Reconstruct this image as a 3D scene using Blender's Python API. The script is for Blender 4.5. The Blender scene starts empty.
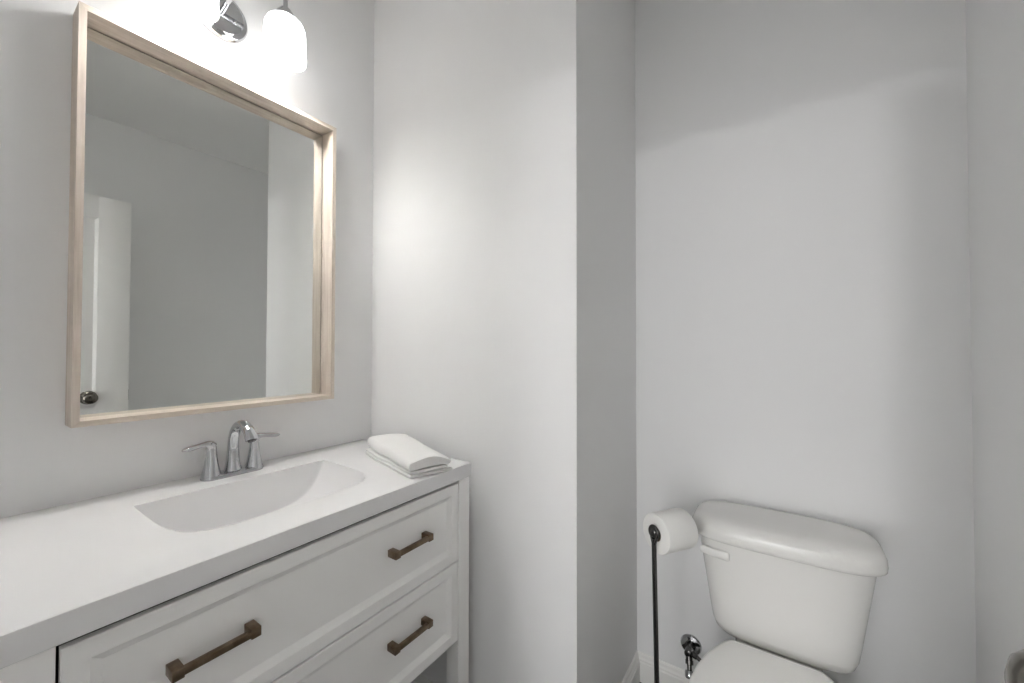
import bpy, bmesh, math
from mathutils import Vector, Matrix

S = bpy.context.scene
C = S.collection
PI = math.pi

# ------------------------------------------------------------------ camera
cam_d = bpy.data.cameras.new('camera')
cam_d.sensor_width = 36.0
cam_d.lens = 13.953
cam_d.clip_start = 0.02
cam = bpy.data.objects.new('camera', cam_d)
C.objects.link(cam)
_yaw, _pit, _rol = math.radians(34.0505), math.radians(0.8996), math.radians(0.0976)
_fw = Vector((-math.sin(_yaw) * math.cos(_pit), math.cos(_yaw) * math.cos(_pit), math.sin(_pit)))
_rt = Vector((math.cos(_yaw), math.sin(_yaw), 0))
_up = _rt.cross(_fw)
_r2 = _rt * math.cos(_rol) + _up * math.sin(_rol)
_u2 = -_rt * math.sin(_rol) + _up * math.cos(_rol)
_m = Matrix((_r2, _u2, -_fw)).transposed().to_4x4()
_m.translation = Vector((1.313, 0.0, 1.2237))
cam.matrix_world = _m
S.camera = cam

# ------------------------------------------------------------------ world, lamps, exposure
W = bpy.data.worlds.new('world')
S.world = W
W.use_nodes = True
W.node_tree.nodes['Background'].inputs[0].default_value = (1.0, 1.0, 1.0, 1)
W.node_tree.nodes['Background'].inputs[1].default_value = 4.3

def area_lamp(name, loc, target, sx, sy, power, col=(1, 1, 1)):
    d = bpy.data.lights.new(name, 'AREA')
    d.shape = 'RECTANGLE'
    d.size, d.size_y, d.energy, d.color = sx, sy, power, col
    o = bpy.data.objects.new(name, d)
    C.objects.link(o)
    o.location = loc
    o.rotation_euler = (Vector(target) - Vector(loc)).to_track_quat('-Z', 'Y').to_euler()
    return o

# the hallway lamp beyond the open doorway behind the camera
area_lamp('hallway_lamp', (1.15, -4.2, 2.17), (1.25, 1.5, 1.2), 0.5, 0.12, 24)

SHADE_EMISSION = 4.8
INNER_EMISSION = 7.0
BULB_POWER = 5.4
S.view_settings.view_transform = 'Standard'
S.view_settings.look = 'None'
S.view_settings.gamma = 1.0
S.view_settings.use_curve_mapping = False
S.view_settings.exposure = 0.21
S.cycles.use_denoising = True
S.cycles.max_bounces = 16
S.cycles.diffuse_bounces = 12
S.cycles.glossy_bounces = 8

# ------------------------------------------------------------------ materials
def lin(c):
    return tuple((x / 255 / 12.92) if x / 255 <= 0.04045 else ((x / 255 + 0.055) / 1.055) ** 2.4 for x in c) + (1,)

def mat(name, rgb, rough=0.5, metal=0.0, spec=0.5, coat=0.0, bump=None, mottle=None, emis=None, sheen=0.0):
    m = bpy.data.materials.new(name)
    m.use_nodes = True
    nt = m.node_tree
    b = nt.nodes['Principled BSDF']
    b.inputs['Base Color'].default_value = lin(rgb)
    b.inputs['Roughness'].default_value = rough
    b.inputs['Metallic'].default_value = metal
    b.inputs['Specular IOR Level'].default_value = spec
    b.inputs['Coat Weight'].default_value = coat
    b.inputs['Coat Roughness'].default_value = 0.08
    b.inputs['Sheen Weight'].default_value = sheen
    tc = nt.nodes.new('ShaderNodeTexCoord')
    if mottle:
        n = nt.nodes.new('ShaderNodeTexNoise')
        n.inputs['Scale'].default_value = mottle[0]
        n.inputs['Detail'].default_value = 4
        r = nt.nodes.new('ShaderNodeValToRGB')
        a = lin(tuple(max(0, x - mottle[1]) for x in rgb))
        c = lin(tuple(min(255, x + mottle[1]) for x in rgb))
        r.color_ramp.elements[0].position, r.color_ramp.elements[1].position = 0.3, 0.7
        r.color_ramp.elements[0].color, r.color_ramp.elements[1].color = a, c
        nt.links.new(tc.outputs['Object'], n.inputs['Vector'])
        nt.links.new(n.outputs['Fac'], r.inputs['Fac'])
        nt.links.new(r.outputs['Color'], b.inputs['Base Color'])
    if bump:
        n = nt.nodes.new('ShaderNodeTexNoise')
        n.inputs['Scale'].default_value = bump[0]
        n.inputs['Detail'].default_value = 3
        bp = nt.nodes.new('ShaderNodeBump')
        bp.inputs['Strength'].default_value = bump[1]
        bp.inputs['Distance'].default_value = bump[2]
        nt.links.new(tc.outputs['Object'], n.inputs['Vector'])
        nt.links.new(n.outputs['Fac'], bp.inputs['Height'])
        nt.links.new(bp.outputs['Normal'], b.inputs['Normal'])
    if emis:
        b.inputs['Emission Color'].default_value = lin(emis[0])
        b.inputs['Emission Strength'].default_value = emis[1]
    return m

def wood(name, stretch, c0, c1):
    m = bpy.data.materials.new(name)
    m.use_nodes = True
    nt = m.node_tree
    b = nt.nodes['Principled BSDF']
    b.inputs['Roughness'].default_value = 0.55
    tc = nt.nodes.new('ShaderNodeTexCoord')
    mp = nt.nodes.new('ShaderNodeMapping')
    mp.inputs['Scale'].default_value = stretch
    n = nt.nodes.new('ShaderNodeTexNoise')
    n.inputs['Scale'].default_value = 6
    n.inputs['Detail'].default_value = 6
    n.inputs['Roughness'].default_value = 0.65
    r = nt.nodes.new('ShaderNodeValToRGB')
    r.color_ramp.elements[0].position, r.color_ramp.elements[1].position = 0.32, 0.68
    r.color_ramp.elements[0].color, r.color_ramp.elements[1].color = lin(c0), lin(c1)
    bp = nt.nodes.new('ShaderNodeBump')
    bp.inputs['Strength'].default_value = 0.15
    bp.inputs['Distance'].default_value = 0.002
    nt.links.new(tc.outputs['Object'], mp.inputs['Vector'])
    nt.links.new(mp.outputs['Vector'], n.inputs['Vector'])
    nt.links.new(n.outputs['Fac'], r.inputs['Fac'])
    nt.links.new(r.outputs['Color'], b.inputs['Base Color'])
    nt.links.new(n.outputs['Fac'], bp.inputs['Height'])
    nt.links.new(bp.outputs['Normal'], b.inputs['Normal'])
    return m

def tile_mat(name):
    m = bpy.data.materials.new(name)
    m.use_nodes = True
    nt = m.node_tree
    b = nt.nodes['Principled BSDF']
    b.inputs['Roughness'].default_value = 0.4
    tc = nt.nodes.new('ShaderNodeTexCoord')
    br = nt.nodes.new('ShaderNodeTexBrick')
    br.inputs['Scale'].default_value = 1.0
    br.inputs['Color1'].default_value = lin((46, 41, 37))
    br.inputs['Color2'].default_value = lin((56, 49, 43))
    br.inputs['Mortar'].default_value = lin((24, 22, 20))
    br.inputs['Mortar Size'].default_value = 0.003
    br.inputs['Brick Width'].default_value = 1.2
    br.inputs['Row Height'].default_value = 0.15
    nt.links.new(tc.outputs['Object'], br.inputs['Vector'])
    nt.links.new(br.outputs['Color'], b.inputs['Base Color'])
    return m

M = {}
WALL = (231, 231, 231)
M['wall'] = mat('wall_paint', WALL, 0.75, spec=0.25, bump=(220, 0.08, 0.001))
M['ceiling'] = mat('ceiling_paint', (240, 240, 239), 0.85, spec=0.2)
M['trim'] = mat('trim_paint', (232, 231, 228), 0.4)
M['door'] = mat('door_paint', (236, 235, 233), 0.35)
M['floor'] = tile_mat('dark_plank_floor')
M['cabinet'] = mat('cabinet_paint', (246, 245, 243), 0.42, bump=(120, 0.03, 0.001))
M['inside_shade'] = mat('cabinet_interior_shade', (40, 39, 37), 0.8)  # near-black colour stands in for the shade inside the drawer gaps
M['top'] = mat('cultured_marble', (231, 230, 230), 0.22, coat=0.2)
M['porcelain'] = mat('porcelain', (228, 227, 224), 0.2, spec=0.38, coat=0.0)
M['seatplastic'] = mat('seat_plastic', (236, 235, 232), 0.2)
M['chrome'] = mat('chrome', (196, 197, 199), 0.05, metal=1)
M['nickel'] = mat('brushed_nickel', (122, 117, 110), 0.2, metal=1)
M['gunmetal'] = mat('gunmetal', (92, 91, 90), 0.25, metal=1)
M['bronze'] = mat('bronze', (120, 102, 84), 0.36, metal=0.85, mottle=(60, 14))
M['rubber'] = mat('black_rubber', (26, 26, 26), 0.5)
M['paper'] = mat('tissue_paper', (240, 239, 236), 0.9, spec=0.1, bump=(260, 0.25, 0.001))
M['card'] = mat('cardboard_core', (150, 135, 115), 0.9)
M['towel'] = mat('white_terry', (232, 231, 229), 0.95, spec=0.1, sheen=0.3, bump=(420, 0.5, 0.0015))
M['shade'] = mat('frosted_glass', (250, 250, 248), 0.3, emis=((255, 255, 255), SHADE_EMISSION))
M['inner'] = mat('frosted_glass_inside', (250, 250, 248), 0.4, emis=((255, 255, 255), INNER_EMISSION))
M['rim'] = mat('frosted_glass_rim', (225, 226, 226), 0.2)
M['woodV'] = wood('pale_oak_vertical', (14, 14, 0.7), (190, 176, 162), (216, 205, 194))
M['woodH'] = wood('pale_oak_horizontal', (14, 0.7, 14), (190, 176, 162), (216, 205, 194))
M['back'] = mat('dark_backing', (38, 34, 28), 0.8)
mm = bpy.data.materials.new('mirror_glass')
mm.use_nodes = True
_b = mm.node_tree.nodes['Principled BSDF']
_b.inputs['Base Color'].default_value = (0.775, 0.785, 0.765, 1)
_b.inputs['Metallic'].default_value = 1
_b.inputs['Roughness'].default_value = 0.0
M['mirror'] = mm

# ------------------------------------------------------------------ mesh helpers
def nb():
    return bmesh.new()

def box(bm, x0, x1, y0, y1, z0, z1, bev=0.0, seg=2):
    t = bmesh.new()
    bmesh.ops.create_cube(t, size=1)
    for v in t.verts:
        v.co = Vector((x0 + (v.co.x + .5) * (x1 - x0), y0 + (v.co.y + .5) * (y1 - y0), z0 + (v.co.z + .5) * (z1 - z0)))
    if bev:
        bmesh.ops.bevel(t, geom=list(t.edges), offset=bev, segments=seg, profile=0.5, affect='EDGES')
    merge(bm, t)

def merge(bm, t):
    me = bpy.data.meshes.new('tmp')
    t.to_mesh(me)
    bm.from_mesh(me)
    t.free()
    bpy.data.meshes.remove(me)

def loft(bm, loops, cap0=True, cap1=True, closed=True, mi=0):
    rows = [[bm.verts.new(p) for p in L] for L in loops]
    n = len(rows[0])
    for a, b in zip(rows, rows[1:]):
        for i in range(n if closed else n - 1):
            j = (i + 1) % n
            f = bm.faces.new((a[i], a[j], b[j], b[i]))
            f.material_index = mi
    if cap0:
        bm.faces.new(list(reversed(rows[0]))).material_index = mi
    if cap1:
        bm.faces.new(rows[-1]).material_index = mi
    return rows

def frames(path):
    """parallel-transport frames along a polyline"""
    P = [Vector(p) for p in path]
    T = []
    for i in range(len(P)):
        a = P[max(i - 1, 0)]
        b = P[min(i + 1, len(P) - 1)]
        T.append((b - a).normalized())
    n = T[0].orthogonal().normalized()
    N = [n]
    for i in range(1, len(P)):
        ax = T[i - 1].cross(T[i])
        if ax.length > 1e-8:
            n = Matrix.Rotation(T[i - 1].angle(T[i]), 3, ax.normalized()) @ n
        n = (n - T[i] * n.dot(T[i])).normalized()
        N.append(n)
    return P, T, N

def tube(bm, path, rad, seg=16, n0=None):
    """rad: number, list of numbers, or list of (a, b) half-axes along (N, B)"""
    P, T, N = frames(path)
    if n0 is not None:
        N = []
        for t in T:
            v = Vector(n0)
            N.append((v - t * v.dot(t)).normalized())
    loops = []
    for i, p in enumerate(P):
        r = rad if isinstance(rad, (int, float)) else rad[i]
        a, b = (r, r) if isinstance(r, (int, float)) else r
        B = T[i].cross(N[i])
        loops.append([p + N[i] * (a * math.cos(2 * PI * k / seg)) + B * (b * math.sin(2 * PI * k / seg)) for k in range(seg)])
    loft(bm, loops)

def smooth_path(ctrl, n=8):
    """Catmull-Rom through control points (tuples of any length)"""
    out = []
    m = len(ctrl)
    for i in range(m - 1):
        p0, p1, p2, p3 = ctrl[max(i - 1, 0)], ctrl[i], ctrl[i + 1], ctrl[min(i + 2, m - 1)]
        for k in range(n):
            t = k / n
            out.append(tuple(0.5 * (2 * b + (c - a) * t + (2 * a - 5 * b + 4 * c - d) * t * t + (3 * b - a - 3 * c + d) * t ** 3)
                             for a, b, c, d in zip(p0, p1, p2, p3)))
    out.append(tuple(ctrl[-1]))
    return out

def lathe(bm, prof, origin, axis=(0, 0, 1), seg=32, cap0=True, cap1=True, mi=0):
    """prof: list of (radius, distance along axis)"""
    q = Vector((0, 0, 1)).rotation_difference(Vector(axis).normalized())
    o = Vector(origin)
    loops = [[o + q @ Vector((r * math.cos(2 * PI * k / seg), r * math.sin(2 * PI * k / seg), h)) for k in range(seg)] for r, h in prof]
    loft(bm, loops, cap0, cap1, mi=mi)

def torus(bm, center, axis, R, r, seg=32, rs=10):
    q = Vector((0, 0, 1)).rotation_difference(Vector(axis).normalized())
    o = Vector(center)
    rows = []
    for i in range(seg):
        a = 2 * PI * i / seg
        rows.append([bm.verts.new(o + q @ Vector(((R + r * math.cos(2 * PI * k / rs)) * math.cos(a), (R + r * math.cos(2 * PI * k / rs)) * math.sin(a), r * math.sin(2 * PI * k / rs)))) for k in range(rs)])
    for i in range(seg):
        a, b = rows[i], rows[(i + 1) % seg]
        for k in range(rs):
            j = (k + 1) % rs
            bm.faces.new((a[k], b[k], b[j], a[j]))

def superloop(cx, cy, z, a, b, n=4.0, seg=64):
    pts = []
    for k in range(seg):
        t = 2 * PI * k / seg
        c, s = math.cos(t), math.sin(t)
        pts.append(Vector((cx + a * math.copysign(abs(c) ** (2 / n), c), cy + b * math.copysign(abs(s) ** (2 / n), s), z)))
    return pts

def wloc(o):
    v = Vector((0, 0, 0))
    while o is not None:
        v = v + Vector(o.location)
        o = o.parent
    return v

def obj(name, bm, mats, parent=None, smooth=True, ang=35, recalc=True):
    """link a bmesh given in world coordinates as one mesh object"""
    if recalc:
        bmesh.ops.recalc_face_normals(bm, faces=list(bm.faces))
    if parent is not None:
        bmesh.ops.translate(bm, verts=list(bm.verts), vec=-wloc(parent))
    me = bpy.data.meshes.new(name)
    bm.to_mesh(me)
    bm.free()
    for m in (mats if isinstance(mats, (list, tuple)) else [mats]):
        me.materials.append(m)
    if smooth:
        for p in me.polygons:
            p.use_smooth = True
        me.set_sharp_from_angle(angle=math.radians(ang))
    o = bpy.data.objects.new(name, me)
    C.objects.link(o)
    if parent is not None:
        o.parent = parent
    return o

def struct(name, bm, mats, parent=None, **k):
    o = obj(name, bm, mats, parent, **k)
    if parent is None:
        o['kind'] = 'structure'
    return o

def thing(name, loc, label, cat):
    o = bpy.data.objects.new(name, None)
    o.empty_display_size = 0.05
    C.objects.link(o)
    o.location = loc
    o['label'] = label
    o['category'] = cat
    return o

# ------------------------------------------------------------------ room
YW, XA, YB, XR, ZC = 0.9718, 0.8639, 1.4986, 1.7173, 2.455
ZW = ZC + 0.24
YE = -0.20           # inner face of the entrance wall
HX0, HX1, HY = -0.9, 2.6, -4.4

b = nb(); box(b, -0.12, XR + 0.12, HY, YB + 0.12, -0.10, 0.0)
struct('floor', b, M['floor'], smooth=False)
# the ceiling rises gently from the right wall towards the mirror wall
b = nb()
def zc_(x):
    return ZC + (XR - x) * 0.11
loft(b, [[Vector((x, y, zc_(x) + h)) for x, h in ((-.12, 0), (XR + .12, 0), (XR + .12, .1), (-.12, .1))] for y in (HY, YB + .12)])
struct('ceiling', b, M['ceiling'], smooth=False)
b = nb(); box(b, -0.12, 0, YE, YW + 0.02, 0, ZW)
struct('wall_left', b, M['wall'], smooth=False)
b = nb(); box(b, -0.12, XA, YW, YB + 0.12, 0, ZW)
struct('wall_middle', b, M['wall'], smooth=False)
b = nb(); box(b, XA, XR + 0.12, YB, YB + 0.12, 0, ZW)
struct('wall_back', b, M['wall'], smooth=False)
b = nb(); box(b, XR, XR + 0.12, YE - 0.12, YB, 0, ZW)
struct('wall_right', b, M['wall'], smooth=False)
# entrance wall with the doorway the camera stands in
DX0, DX1, DZ = 0.80, 1.553, 2.03
b = nb()
box(b, -0.12, DX0, YE - 0.12, YE, 0, ZW)
box(b, DX1, XR, YE - 0.12, YE, 0, ZW)
box(b, DX0, DX1, YE - 0.12, YE, DZ, ZW)
struct('wall_front', b, M['wall'], smooth=False)
b = nb()
for y0, y1 in ((YE, YE + 0.015), (YE - 0.135, YE - 0.12)):
    box(b, DX0 - 0.06, DX0, y0, y1, 0, DZ + 0.06, 0.003)
    box(b, DX1, DX1 + 0.06, y0, y1, 0, DZ + 0.06, 0.003)
    box(b, DX0, DX1, y0, y1, DZ, DZ + 0.06, 0.003)
struct('trim_1', b, M['trim'])
# hallway side walls
b = nb(); box(b, -0.24, -0.12, HY, YE - 0.12, 0, ZW)
struct('wall_hallway', b, M['wall'], smooth=False)
b = nb(); box(b, XR + 0.12, XR + 0.24, HY, YE, 0, ZW)
struct('wall_hallway_right', b, M['wall'], smooth=False)

def baseboard(name, p, q, out, h=0.101, t=0.014):
    """profile swept from p to q, 'out' = unit direction away from the wall"""
    prof = [(0, 0), (t, 0), (t, h * .70), (t * .82, h * .74), (t * .82, h * .80), (t * .55, h * .86), (t * .45, h * .95), (t * .25, h), (0, h)]
    b = nb()
    loft(b, [[Vector(e) + Vector(out) * u + Vector((0, 0, v)) for u, v in prof] for e in (p, q)])
    struct(name, b, M['trim'], ang=20)

baseboard('baseboard_back', (XA, YB, 0), (XR, YB, 0), (0, -1, 0))
baseboard('baseboard_alcove', (XA, YW - .014, 0), (XA, YB, 0), (1, 0, 0))
baseboard('baseboard_middle', (0, YW, 0), (XA + .0139, YW, 0), (0, -1, 0))
baseboard('baseboard_right', (XR, YE, 0), (XR, YB, 0), (-1, 0, 0))
baseboard('baseboard_left', (0, YE, 0), (0, YW, 0), (1, 0, 0))

# door leaf, opened back against the right wall
DFX, DY0, DY1, DH = 1.518, -0.165, 0.598, 1.978
b = nb()
def panel_face(b, x, xin, y0, y1, z0, z1, s=1):
    L = []
    for ins, xx in ((0, x), (0.012, xin), (0.024, xin), (0.06, x + (xin - x) * .55)):
        L.append([Vector((xx, y0 + ins, z0 + ins)), Vector((xx, y1 - ins, z0 + ins)), Vector((xx, y1 - ins, z1 - ins)), Vector((xx, y0 + ins, z1 - ins))])
    loft(b, L, cap0=False)
zs = [(0.012, 0.22), (0.80, 0.95), (1.87, DH)]      # rails
box(b, DFX, DFX + .035, DY0, DY0 + .12, .012, DH, .002)
box(b, DFX, DFX + .035, DY1 - .12, DY1, .012, DH, .002)
for z0, z1 in zs:
    box(b, DFX + .0004, DFX + .0346, DY0 + .119, DY1 - .119, z0, z1)
for z0, z1 in ((.22, .80), (.95, 1.87)):
    panel_face(b, DFX, DFX + .010, DY0 + .12, DY1 - .12, z0, z1)
    panel_face(b, DFX + .035, DFX + .025, DY0 + .12, DY1 - .12, z0, z1)
door = struct('door_1', b, M['door'], ang=25)
b = nb()
KY, KZ = 0.452, 0.975
lathe(b, [(.033, 0), (.033, .004), (.029, .008), (.014, .010), (.0115, .014), (.0115, .024), (.018, .030), (.0255, .038), (.0280, .046), (.0272, .054), (.022, .061), (.012, .0655), (.002, .0665)], (DFX, KY, KZ), (-1, 0, 0), 40)
struct('door_knob', b, M['nickel'], door, ang=50)
b = nb(); box(b, DFX + .004, DFX + .031, DY1 - .0005, DY1 + .0015, KZ - .028, KZ + .028, .0005)
struct('latch_plate', b, M['nickel'], door)

# ------------------------------------------------------------------ vanity cabinet
van = thing('vanity_cabinet', (0.27, 0.4757, 0), 'white painted vanity cabinet with two wide drawers and bronze bar pulls, on square legs', 'cabinet')
VX, VZ = 0.528, 0.8357
VY0, VY1 = 0.022, 0.9325
PW = 0.0475
for yy in (VY0, VY1 - PW):
    for xx in (0.018, VX - PW):
        yw = 0.0795 if yy == VY0 else PW
        b = nb(); box(b, xx, xx + PW, yy, yy + yw, 0.0, VZ - .0005, .002)
        obj('leg', b, M['cabinet'], van)
for yy in (VY0 + .008, VY1 - .026):
    b = nb(); box(b, .018 + PW, VX - PW, yy, yy + .018, .355, VZ - .0005)
    obj('side_panel', b, [M['cabinet']], van)
b = nb(); box(b, .020, .030, VY0 + PW, VY1 - PW, .355, VZ - .0005)
obj('back_panel', b, M['inside_shade'], van)
b = nb(); box(b, .030, VX - .026, VY0 + .026, VY1 - .026, .357, .369)
obj('bottom_panel', b, M['inside_shade'], van)
D0, D1 = 0.1065 - 0.033, 0.8825
D0 = VY0 + PW + 0.0035
D0 = 0.1055

def pull(parent, yc, zc, L=0.125):
    b = nb()
    h = .0055
    w = .016
    x0 = VX - .009
    # two square posts and a slimmer bar between them
    for s in (-1, 1):
        y = yc + s * (L / 2 - w / 2)
        box(b, x0, x0 + .030, y - w / 2, y + w / 2, zc - .0085, zc + .0085, .0012)
    box(b, x0 + .0195, x0 + .0295, yc - L / 2 + .010, yc + L / 2 - .010, zc - h, zc + h, .001)
    o = obj('drawer_pull', b, M['bronze'], parent)
    o['label'] = 'bronze square bar pull'

def drawer(z0, z1, dz):
    b = nb()
    def rect(ins, x):
        return [Vector((x, D0 + ins, z0 + ins)), Vector((x, D1 - ins, z0 + ins)), Vector((x, D1 - ins, z1 - ins)), Vector((x, D0 + ins, z1 - ins))]
    loft(b, [rect(0, VX - .0125), rect(0, VX - .0015), rect(.0015, VX), rect(.0275, VX), rect(.031, VX - .003), rect(.036, VX - .006), rect(.041, VX - .009)])
    # drawer box behind the front
    nf = len(b.faces)
    box(b, .060, VX - .0120, D0 + .012, D1 - .012, z0 + .012, z1 - .075)
    b.faces.ensure_lookup_table()
    for f in b.faces[nf:]:
        f.material_index = 1
    d = obj('drawer', b, [M['cabinet'], M['inside_shade']], van, ang=20)
    zc = (z0 + z1) / 2 + dz
    pull(d, 0.2785, zc)
    pull(d, 0.6995, zc)
    return d

drawer(0.6025, 0.8258, .009)
drawer(0.3705, 0.5985, .013)

# ------------------------------------------------------------------ vanity top with integral basin
CX, CY0, CY1, CZ = 0.534, 0.018, 0.9335, 0.8762
BX0, BX1, BY0, BY1 = 0.140, 0.426, 0.259, 0.694
top = thing('countertop', (0.27, 0.4757, VZ), 'glossy white one-piece vanity top with a rectangular basin', 'countertop')
b = nb()
bv = .0025
def ring(ins, z):
    return [Vector((.001 + 0 * ins, CY0 + ins, z)), Vector((CX - ins, CY0 + ins, z)), Vector((CX - ins, CY1 - ins, z)), Vector((.001, CY1 - ins, z))]
rows = loft(b, [ring(.0015, VZ), ring(0, VZ + .0015), ring(0, CZ - bv), ring(bv * .3, CZ - bv * .3), ring(bv, CZ)], cap0=False, cap1=False)
hole = [b.verts.new((x, y, CZ)) for x, y in ((BX0, BY0), (BX1, BY0), (BX1, BY1), (BX0, BY1))]
o4 = rows[-1]
for i in range(4):
    j = (i + 1) % 4
    b.faces.new((o4[i], o4[j], hole[j], hole[i]))
hole2 = [b.verts.new((x, y, VZ)) for x, y in ((BX0 - .012, BY0 - .012), (BX1 + .012, BY0 - .012), (BX1 + .012, BY1 + .012), (BX0 - .012, BY1 + .012))]
u4 = rows[0]
for i in range(4):
    j = (i + 1) % 4
    b.faces.new((u4[j], u4[i], hole2[i], hole2[j]))
obj('slab', b, M['top'], top, ang=40)

b = nb()
NY = 96
def bz(x, y):
    u = min(1.0, abs((y - (BY0 + BY1) / 2) / ((BY1 - BY0) / 2)))
    v = min(1.0, max(0.0, (x - BX0) / (BX1 - BX0)))
    g = max(0.0, 1 - u ** 4.4 - v ** 5.6) ** 0.80
    g *= min(1.0, (1 - (1 - min(1, v / .03)) ** 2) ** .5)
    return CZ - 0.107 * g
xs = sorted(set([BX0 + (BX1 - BX0) * t for t in ([.03 * (k / 8) ** 2 for k in range(9)] + [.03 + .97 * math.sin(PI / 2 * k / 48) for k in range(1, 49)])]))
ys = [(BY0 + BY1) / 2 - (BY1 - BY0) / 2 * math.cos(PI * k / NY) for k in range(NY + 1)]
grid = [[b.verts.new((x, y, bz(x, y))) for y in ys] for x in xs]
for i in range(len(xs) - 1):
    for j in range(len(ys) - 1):
        b.faces.new((grid[i][j], grid[i + 1][j], grid[i + 1][j + 1], grid[i][j + 1]))
basin = obj('basin', b, M['top'], top, ang=50)
b = nb()
lathe(b, [(.0225, 0), (.0225, .002), (.019, .0035), (.0175, .002), (.0165, .002), (.015, .006), (.006, .008), (.001, .008)], (.235, .4757, bz(.235, .4757) - .0015), (0.02, 0, 1), 28)
obj('drain', b, M['chrome'], basin)

# ------------------------------------------------------------------ faucet
FX, FY, FZ = 0.066, 0.4795, CZ
fau = thing('faucet', (FX, FY, FZ), 'chrome two-handle faucet with arched spout behind the basin', 'faucet')
b = nb()
def stad(z, a, r):
    pts = []
    for k in range(48):
        t = 2 * PI * k / 48
        pts.append(Vector((FX + r * math.cos(t) * (1.0), FY + (a if math.sin(t) >= 0 else -a) + r * math.sin(t), z)))
    return pts
loft(b, [stad(FZ + .0002, .0505, .0242), stad(FZ + .006, .0505, .0242), stad(FZ + .010, .0505, .022), stad(FZ + .012, .0505, .017)])
obj('base_plate', b, M['chrome'], fau)
for s in (-1, 1):
    y = FY + s * .0515
    b = nb()
    lathe(b, [(.0225, .010), (.0215, .014), (.0185, .026), (.0155, .042), (.0132, .058), (.0120, .070), (.0116, .078), (.0105, .082)], (FX, y, FZ), (0, 0, 1), 32)
    h = obj('handle', b, M['chrome'], fau, ang=50)
    b = nb()
    ctrl = [(FX, y - s * .001, FZ + .076, .0108, .0112), (FX, y, FZ + .084, .0108, .0108), (FX + .001, y + s * .006, FZ + .0915, .0080, .0105), (FX + .002, y + s * .018, FZ + .0935, .0052, .0090), (FX + .004, y + s * .032, FZ + .0920, .0048, .0086),
            (FX + .006, y + s * .046, FZ + .0900, .0050, .0094), (FX + .008, y + s * .057, FZ + .0888, .0042, .0088), (FX + .009, y + s * .0635, FZ + .0885, .0024, .0055), (FX + .0092, y + s * .066, FZ + .0885, .0008, .002)]
    sp = smooth_path(ctrl, 6)
    tube(b, [p[:3] for p in sp], [(max(.0006, p[3] * (1.35 if 6 < i else 1)), max(.0008, p[4])) for i, p in enumerate(sp)], 20, n0=(0.0, -0.35 * s, 0.94))
    obj('lever', b, M['chrome'], h, ang=60)
b = nb()
ctrl = [(FX - .003, FY, FZ + .008, .0225, .0220), (FX - .003, FY, FZ + .022, .0190, .0180), (FX - .003, FY, FZ + .045, .0160, .0145), (FX - .002, FY, FZ + .080, .0140, .0122), (FX + .005, FY, FZ + .112, .0130, .0112),
        (FX + .026, FY, FZ + .135, .0128, .0108), (FX + .055, FY, FZ + .142, .0132, .0108), (FX + .083, FY, FZ + .133, .0142, .0110), (FX + .101, FY, FZ + .118, .0150, .0112), (FX + .108, FY, FZ + .106, .0152, .0112)]
sp = smooth_path(ctrl, 7)
tube(b, [p[:3] for p in sp], [(p[3], p[4]) for p in sp], 24, n0=(0, 1, 0))
spout = obj('spout', b, M['chrome'], fau, ang=60)
b = nb()
tube(b, [(FX + .1075, FY, FZ + .1070), (FX + .1095, FY, FZ + .1030)], .0092, 20)
obj('aerator', b, M['gunmetal'], spout)
b = nb()
lathe(b, [(.0022, .010), (.0022, .048), (.0045, .050), (.0055, .054), (.0045, .058), (.001, .060)], (FX - .026, FY, FZ), (0, 0, 1), 16)
obj('lift_rod', b, M['chrome'], fau)

# ------------------------------------------------------------------ folded towel
b = nb()
A = Vector((.503, .717, CZ)); B2 = Vector((.190, .808, CZ))
ax = (B2 - A); LN = ax.length; ax.normalize()
sd = Vector((-ax.y, ax.x, 0)); 
if sd.y < 0: sd = -sd
import random
random.seed(4)
def slab(w0, w1, hfun, tfun, lround, rround, l0, l1, n=26, lean=.0):
    """a sheet folded over: cross-section in (w across, h up), swept along the towel"""
    loops = []
    for k in range(n + 1):
        t = k / n
        l = l0 + (l1 - l0) * t
        e = min(1.0, min(t, 1 - t) / .05)
        e = .75 + .25 * math.sin(e * PI / 2)
        pts = []
        a = w0 + lean * t + .002 * math.sin(5 * t + w1 * 60) + .0012 * math.sin(13 * t + 2)
        c = w1 + .020 * t + .002 * math.sin(4 * t + 1) + .0015 * math.sin(11 * t)
        def pt(s, side):
            w = a + (c - a) * s
            h0 = hfun(t, s); th = tfun(t, s) * e
            mid = h0 + tfun(t, s) / 2
            return w, mid + side * th / 2
        ns = 16
        top_ = [pt(i / ns, 1) for i in range(ns + 1)]
        bot_ = [pt(i / ns, -1) for i in range(ns, -1, -1)]
        def arc(p, q, out, r):
            res = []
            for i in range(1, 6):
                an = PI * i / 6
                mx, my = (p[0] + q[0]) / 2, (p[1] + q[1]) / 2
                hy = (p[1] - q[1]) / 2
                res.append((mx + out * r * math.sin(an), my + hy * math.cos(an)))
            return res
        cs = top_ + arc(top_[-1], bot_[0], 1, rround) + bot_ + list(reversed(arc(top_[0], bot_[-1], -1, lround)))
        for w, h in cs:
            pts.append(A + ax * l + sd * w + Vector((0, 0, h)))
        loops.append(pts)
    loft(b, loops)
sagR = lambda t, s: 1.0
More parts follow.
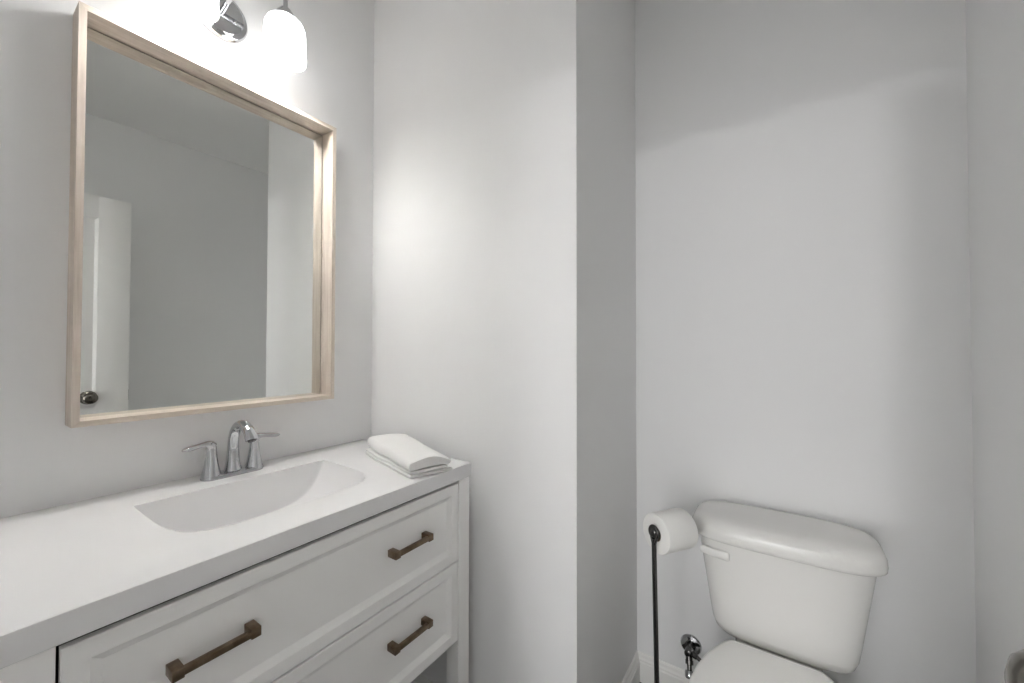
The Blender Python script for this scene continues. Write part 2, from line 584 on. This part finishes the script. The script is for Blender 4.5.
# two thin under layers, then the thick upper fold that sags to the right at the near end
slab(.004, .126, lambda t, s: .0004, lambda t, s: .009, .004, .004, 0.0, LN)
slab(.006, .112, lambda t, s: .0096 + .001 * s * (1 - t), lambda t, s: .009, .005, .003, .004, LN - .004)
slab(.006, .118, lambda t, s: .0192 + .0015 * math.sin(PI * s) * (1 - t),
     lambda t, s: (.0265 + .013 * t) * (1 - .42 * (max(0, s - .35) / .65) ** 2.0 * (1 - .5 * t)) + .008 * math.sin(PI * s) * (1 - t) ** 2, .010, .005, -.002, LN, lean=.012)
tw = obj('folded_towel', b, M['towel'], None, ang=70)
tw['label'] = 'white terry towel folded in layers on the right end of the vanity top'
tw['category'] = 'towel'

# ------------------------------------------------------------------ mirror
MY0, MY1, MZ0, MZ1, MD, MT = 0.1761, 0.7755, 1.0512, 1.9705, 0.0657, 0.0125
mir = thing('wall_mirror', (0, 0.4757, MZ0), 'tall rectangular mirror in a deep pale oak box frame above the vanity', 'mirror')
b = nb()
def rail(p0, p1, q0, q1, mi):
    """mitred rail: outer edge p0-p1, inner edge q0-q1 given as (y, z)"""
    v = {}
    for nm, (y, z) in dict(a=p0, b=p1, c=q1, d=q0).items():
        for x in (0.0005, MD):
            v[nm, x] = b.verts.new((x, y, z))
    x0, x1 = 0.0005, MD
    for f in ((('a', x1), ('b', x1), ('c', x1), ('d', x1)), (('a', x0), ('b', x0), ('c', x0), ('d', x0)),
              (('a', x0), ('b', x0), ('b', x1), ('a', x1)), (('d', x0), ('c', x0), ('c', x1), ('d', x1)),
              (('a', x0), ('a', x1), ('d', x1), ('d', x0)), (('b', x0), ('b', x1), ('c', x1), ('c', x0))):
        b.faces.new([v[k] for k in f]).material_index = mi
o = [(MY0, MZ0), (MY1, MZ0), (MY1, MZ1), (MY0, MZ1)]
i_ = [(MY0 + MT, MZ0 + MT), (MY1 - MT, MZ0 + MT), (MY1 - MT, MZ1 - MT), (MY0 + MT, MZ1 - MT)]
for k in range(4):
    j = (k + 1) % 4
    rail(o[k], o[j], i_[k], i_[j], 1 if k % 2 == 0 else 0)
obj('frame', b, [M['woodV'], M['woodH']], mir, smooth=False)
b = nb(); box(b, .0008, .0025, MY0 + MT + .0002, MY1 - MT - .0002, MZ0 + MT + .0002, MZ1 - MT - .0002)
obj('backing', b, M['back'], mir, smooth=False)
b = nb(); g = MT + .0035; box(b, .0032, .0072, MY0 + g, MY1 - g, MZ0 + MT + .0005, MZ1 - g)
obj('mirror_glass', b, M['mirror'], mir, smooth=False)

# ------------------------------------------------------------------ vanity light
LYC, LZP = 0.4525, 2.170
lit = thing('vanity_light', (0, LYC, LZP), 'chrome two-lamp wall light with white frosted glass shades above the mirror', 'wall light')
b = nb()
lathe(b, [(.067, .0005), (.067, .006), (.063, .012), (.060, .013), (.057, .016), (.052, .019), (.001, .019)], (0, LYC + .006, LZP - .003), (1, 0, 0), 56)
plate = obj('backplate', b, M['chrome'], lit, ang=30)
for s in (-1, 1):
    b = nb()
    lathe(b, [(.0045, .0185), (.0045, .022), (.003, .024), (.0005, .0243)], (0, LYC + .006 + s * .030, LZP - .011), (1, 0, 0), 16)
    obj('screw', b, M['chrome'], plate)
BARX, BARZ = 0.151, 2.255
b = nb()
sp = smooth_path([(.018, LYC + .004, LZP), (.070, LYC, LZP + .002), (.120, LYC, LZP + .02), (.145, LYC, LZP + .055), (BARX, LYC, BARZ)], 8)
tube(b, sp, .0065, 16)
obj('arm', b, M['chrome'], lit)
b = nb()
tube(b, [(BARX, LYC - .125, BARZ), (BARX, LYC + .125, BARZ)], .0075, 18)
obj('crossbar', b, M['chrome'], lit)
SHX, SHZ = 0.155, 2.042
for s in (-1, 1):
    y = LYC + s * .108
    b = nb()
    tube(b, [(BARX, y, BARZ), (SHX, y, BARZ - .03), (SHX, y, SHZ + .142)], .006, 14)
    lathe(b, [(.010, .1415), (.015, .1395), (.017, .1315), (.022, .1295), (.0245, .1235), (.0245, .114), (.020, .1125)], (SHX, y, SHZ), (0, 0, 1), 32)
    obj('socket', b, M['chrome'], lit, ang=40)
    b = nb()
    lathe(b, [(.0560, 0), (.0558, .004), (.0540, .012), (.0530, .024), (.0527, .060), (.0522, .074), (.0505, .088), (.0455, .100), (.036, .1085), (.025, .112), (.018, .1125)], (SHX, y, SHZ), (0, 0, 1), 56, cap0=False, cap1=True)
    # inner wall of the glass
    lathe(b, [(.0536, 0), (.0525, .004), (.0515, .012), (.0506, .024), (.0503, .060), (.0498, .074), (.0480, .086), (.043, .096), (.03, .104), (.004, .106)], (SHX, y, SHZ), (0, 0, 1), 56, cap0=False, cap1=True, mi=1)
    sh = obj('shade', b, [M['shade'], M['inner']], lit, ang=60)
    b = nb()
    torus(b, (SHX, y, SHZ), (0, 0, 1), .0548, .0016, 56, 10)
    obj('rim', b, M['rim'], sh)
    d = bpy.data.lights.new('bulb', 'POINT')
    d.energy = BULB_POWER
    d.shadow_soft_size = .025
    d.color = (1, 1, 1)
    lo = bpy.data.objects.new('bulb', d)
    C.objects.link(lo)
    lo.parent = lit
    lo.location = Vector((SHX, y, SHZ + .05)) - wloc(lit)

# ------------------------------------------------------------------ toilet
TX = 1.303
toi = thing('toilet', (TX, 1.15, 0), 'white two-piece toilet with its lid closed, standing in the alcove', 'toilet')
ty = 1.372
b = nb()
prof = [(.405, .080, .040), (.4055, .132, .078), (.410, .150, .090), (.420, .1605, .097), (.438, .1675, .0995), (.47, .173, .1005), (.53, .182, .1010), (.60, .1925, .1018), (.66, .2015, .1025), (.680, .2045, .1025)]
loft(b, [superloop(TX + .004, ty, z, a, d, 4.2, 72) for z, a, d in prof])
tank = obj('tank', b, M['porcelain'], toi, ang=60)
b = nb()
prof = [(.6755, .205, .100), (.6765, .2185, .1090), (.680, .2232, .1116), (.687, .2240, .1122), (.702, .2230, .1112), (.715, .2185, .1072), (.7245, .2095, .0995), (.7305, .194, .087), (.7335, .160, .064), (.7345, .08, .03)]
loft(b, [superloop(TX + .003, 1.369, z, a, d + .003, 3.8, 72) for z, a, d in prof])
obj('tank_lid', b, M['porcelain'], toi, ang=60)
b = nb()
LX, LY, LZ = 1.136, 1.286, .640
lathe(b, [(.010, -.012), (.010, .010), (.0085, .014), (.001, .015)], (LX, LY, LZ), (0, -1, 0), 20)
sp = smooth_path([(LX - .020, LY - .011, LZ + .001, .003, .007), (LX - .012, LY - .013, LZ + .001, .0048, .0105), (LX + .012, LY - .0165, LZ, .0048, .0115), (LX + .040, LY - .0190, LZ - .0005, .0046, .0120), (LX + .052, LY - .0195, LZ - .001, .0042, .0115), (LX + .0555, LY - .0195, LZ - .001, .002, .008)], 5)
tube(b, [p[:3] for p in sp], [(p[3], p[4]) for p in sp], 18, n0=(0, -1, 0))
obj('flush_lever', b, M['seatplastic'], toi, ang=60)

def egg(z, w, yb, yf, bw=None, seg=72):
    """toilet plan: straight back edge at yb, widest forward of the middle, round front at yf"""
    ym = yf + (yb - yf) * .47
    pts = []
    bw = bw if bw is not None else w * .54
    ctrl = []
    n = seg // 2
    for k in range(n + 1):
        t = k / n                           # back centre (0) to front centre (1)
        if t < .12:
            x = bw * t / .12; y = yb
        elif t < .55:
            u = (t - .12) / .43
            ang = u * PI / 2
            x = bw + (w - bw) * math.sin(ang) ** 1.5
            y = ym + (yb - ym) * (math.cos(ang) ** 1.05)
        else:
            u = (t - .55) / .45
            ang = u * PI / 2
            x = w * math.cos(ang)
            y = ym - (ym - yf) * math.sin(ang)
        ctrl.append((x, y))
    right = [Vector((TX - .006 + x, y, z)) for x, y in ctrl]
    left = [Vector((TX - .006 - x, y, z)) for x, y in ctrl[1:-1]]
    return right + list(reversed(left))
# bowl and pedestal
b = nb()
L = []
for z, w, yb, yf, bw in [(0.0, .105, 1.42, .93, .10), (.02, .108, 1.42, .925, .10), (.06, .100, 1.41, .95, .095), (.12, .098, 1.40, .96, .09), (.18, .110, 1.40, .93, .09), (.24, .132, 1.34, .88, .085), (.30, .152, 1.29, .83, .085), (.34, .162, 1.27, .805, .085), (.372, .167, 1.262, .795, .088), (.386, .167, 1.26, .795, .09), (.392, .163, 1.256, .80, .088)]:
    L.append(egg(z, w, yb, yf, bw))
loft(b, L)
box(b, TX - .100, TX + .094, 1.230, 1.452, .36, .4025, .008, 3)
box(b, TX - .075, TX + .070, 1.20, 1.43, .02, .37, .02, 3)
obj('bowl', b, M['porcelain'], toi, ang=60)
b = nb()
box(b, TX - .085, TX + .085, 1.300, 1.440, .400, .4085, .003)
obj('tank_gasket', b, M['rubber'], toi)
b = nb()
loft(b, [egg(z, w, 1.226, yf, .09) for z, w, yf in [(.3925, .164, .80), (.394, .170, .793), (.403, .172, .790), (.415, .170, .793), (.4175, .166, .798)]])
obj('seat', b, M['seatplastic'], toi, ang=60)
b = nb()
loft(b, [egg(z + .0125, w, yb + .007, yf, bw) for z, w, yb, yf, bw in [(.406, .165, 1.228, .80, .092), (.4075, .170, 1.233, .794, .097), (.415, .172, 1.234, .792, .098), (.4215, .1695, 1.231, .796, .096), (.4245, .160, 1.222, .806, .09), (.4262, .135, 1.19, .84, .074), (.4265, .07, 1.11, .93, .04)]])
obj('seat_lid', b, M['seatplastic'], toi, ang=60)
for s in (-1, 1):
    b = nb()
    box(b, TX - .003 + s * .072 - .022, TX - .003 + s * .072 + .022, 1.206, 1.232, .3926, .4175, .003, 3)
    obj('hinge', b, M['seatplastic'], toi)

# ------------------------------------------------------------------ shut-off valve and supply hose
VXX, VZZ = 1.050, .199
val = thing('shutoff_valve', (VXX, YB, VZZ), 'small chrome shut-off valve with supply hose low on the wall beside the toilet', 'valve')
b = nb()
lathe(b, [(.034, .0003), (.034, .003), (.031, .007), (.020, .010), (.013, .0105)], (VXX, YB, VZZ), (0, -1, 0), 32)
obj('escutcheon', b, M['chrome'], val)
b = nb()
lathe(b, [(.0095, .008), (.0095, .026), (.0130, .027), (.0130, .052), (.0110, .054), (.004, .055)], (VXX, YB, VZZ), (0, -1, 0), 20)
vo = Vector((VXX, YB - .040, VZZ)); va = Vector((.12, -.45, -.88)).normalized()
lathe(b, [(.0105, .004), (.0105, .022), (.0125, .023), (.0125, .034), (.0075, .036), (.0075, .050)], vo, va, 20)
tube(b, [(VXX + .004, YB - .040, VZZ), (VXX + .026, YB - .046, VZZ - .003)], .0095, 14)
obj('valve_body', b, M['gunmetal'], val, ang=40)
b = nb()
lathe(b, [(.006, .049), (.0125, .050), (.0150, .054), (.0150, .068), (.0120, .072), (.002, .073)], vo, va, 24)
obj('valve_handle', b, M['chrome'], val, ang=40)
b = nb()
sp = smooth_path([(VXX + .022, YB - .045, VZZ - .002), (VXX + .045, YB - .053, VZZ - .010), (VXX + .080, YB - .066, VZZ - .022), (VXX + .120, YB - .085, VZZ - .005), (VXX + .148, YB - .10, VZZ + .060), (VXX + .152, YB - .118, VZZ + .13), (VXX + .150, YB - .125, VZZ + .178)], 8)
tube(b, sp, .0062, 12)
obj('supply_hose', b, M['gunmetal'], val)
b = nb()
lathe(b, [(.011, 0), (.017, .002), (.017, .020), (.013, .022), (.013, .030)], (VXX + .150, YB - .125, VZZ + .172), (0, 0, 1), 20)
obj('coupling_nut', b, M['rubber'], val, ang=40)

# ------------------------------------------------------------------ paper holder stand and roll
PX, PY, PZ = 1.024, 1.120, .722
rd = Matrix.Rotation(math.radians(22), 3, 'Z') @ Vector((_rt.x, _rt.y, 0)); rd.normalize()
fd = Vector((-rd.y, rd.x, 0))
st = thing('paper_holder_stand', (PX + rd.x * .012, PY + rd.y * .012, 0), 'dark metal free-standing toilet paper holder beside the toilet', 'paper holder')
base = Vector((PX, PY, 0)) + rd * .014
topp = Vector((PX, PY, PZ - .016))
b = nb()
tube(b, [base + Vector((0, 0, .012)), topp], .0065, 18)
obj('pole', b, M['gunmetal'], st)
b = nb()
lathe(b, [(.078, 0.0005), (.080, .003), (.080, .008), (.076, .012), (.03, .015), (.012, .020), (.0065, .026)], (base.x, base.y, 0), (0, 0, 1), 40)
obj('base', b, M['gunmetal'], st, ang=30)
b = nb()
pc = Vector((PX, PY, PZ))
# teardrop eye at the head of the pole, seen face on
ang0 = math.radians(38)
path = []
for k in range(33):
    a = -PI / 2 + ang0 + (2 * PI - 2 * ang0) * k / 32
    path.append(pc + fd * (.0155 * math.cos(a)) + Vector((0, 0, .0155 * math.sin(a))))
path = [topp - Vector((0, 0, .018)) + fd * .002] + path + [topp - Vector((0, 0, .018)) - fd * .002]
tube(b, path, .0042, 12)
obj('eye', b, M['gunmetal'], st)
b = nb()
tube(b, [pc - rd * .004, pc + rd * .116], .0138, 24)
lathe(b, [(.0085, -.006), (.0105, -.004), (.0105, .004), (.0085, .006)], pc, rd, 20)
lathe(b, [(.0138, .112), (.0160, .113), (.0160, .117), (.010, .119)], pc, rd, 20)
obj('arm', b, M['gunmetal'], st, ang=40)

b = nb()
RR, RI, RL, R0 = .0530, .0200, .100, .006
rc = pc - Vector((0, 0, RI - .0145))
prof = [(RI, R0), (RR - .004, R0), (RR - .001, R0 + .001), (RR, R0 + .004), (RR, R0 + RL - .004), (RR - .001, R0 + RL - .001), (RR - .004, R0 + RL), (RI, R0 + RL)]
lathe(b, prof + [prof[0]], rc, rd, 56, False, False)
roll = thing('toilet_paper_roll', rc + rd * R0, 'white toilet paper roll on the arm of the dark paper stand', 'toilet paper')
obj('paper', b, M['paper'], roll, ang=40)
b = nb()
lathe(b, [(RI + .0002, R0 + .0005), (RI + .0002, R0 + RL - .0005), (RI - .0012, R0 + RL - .0005), (RI - .0012, R0 + .0005), (RI + .0002, R0 + .0005)], rc, rd, 40, False, False)
obj('core', b, M['card'], roll)
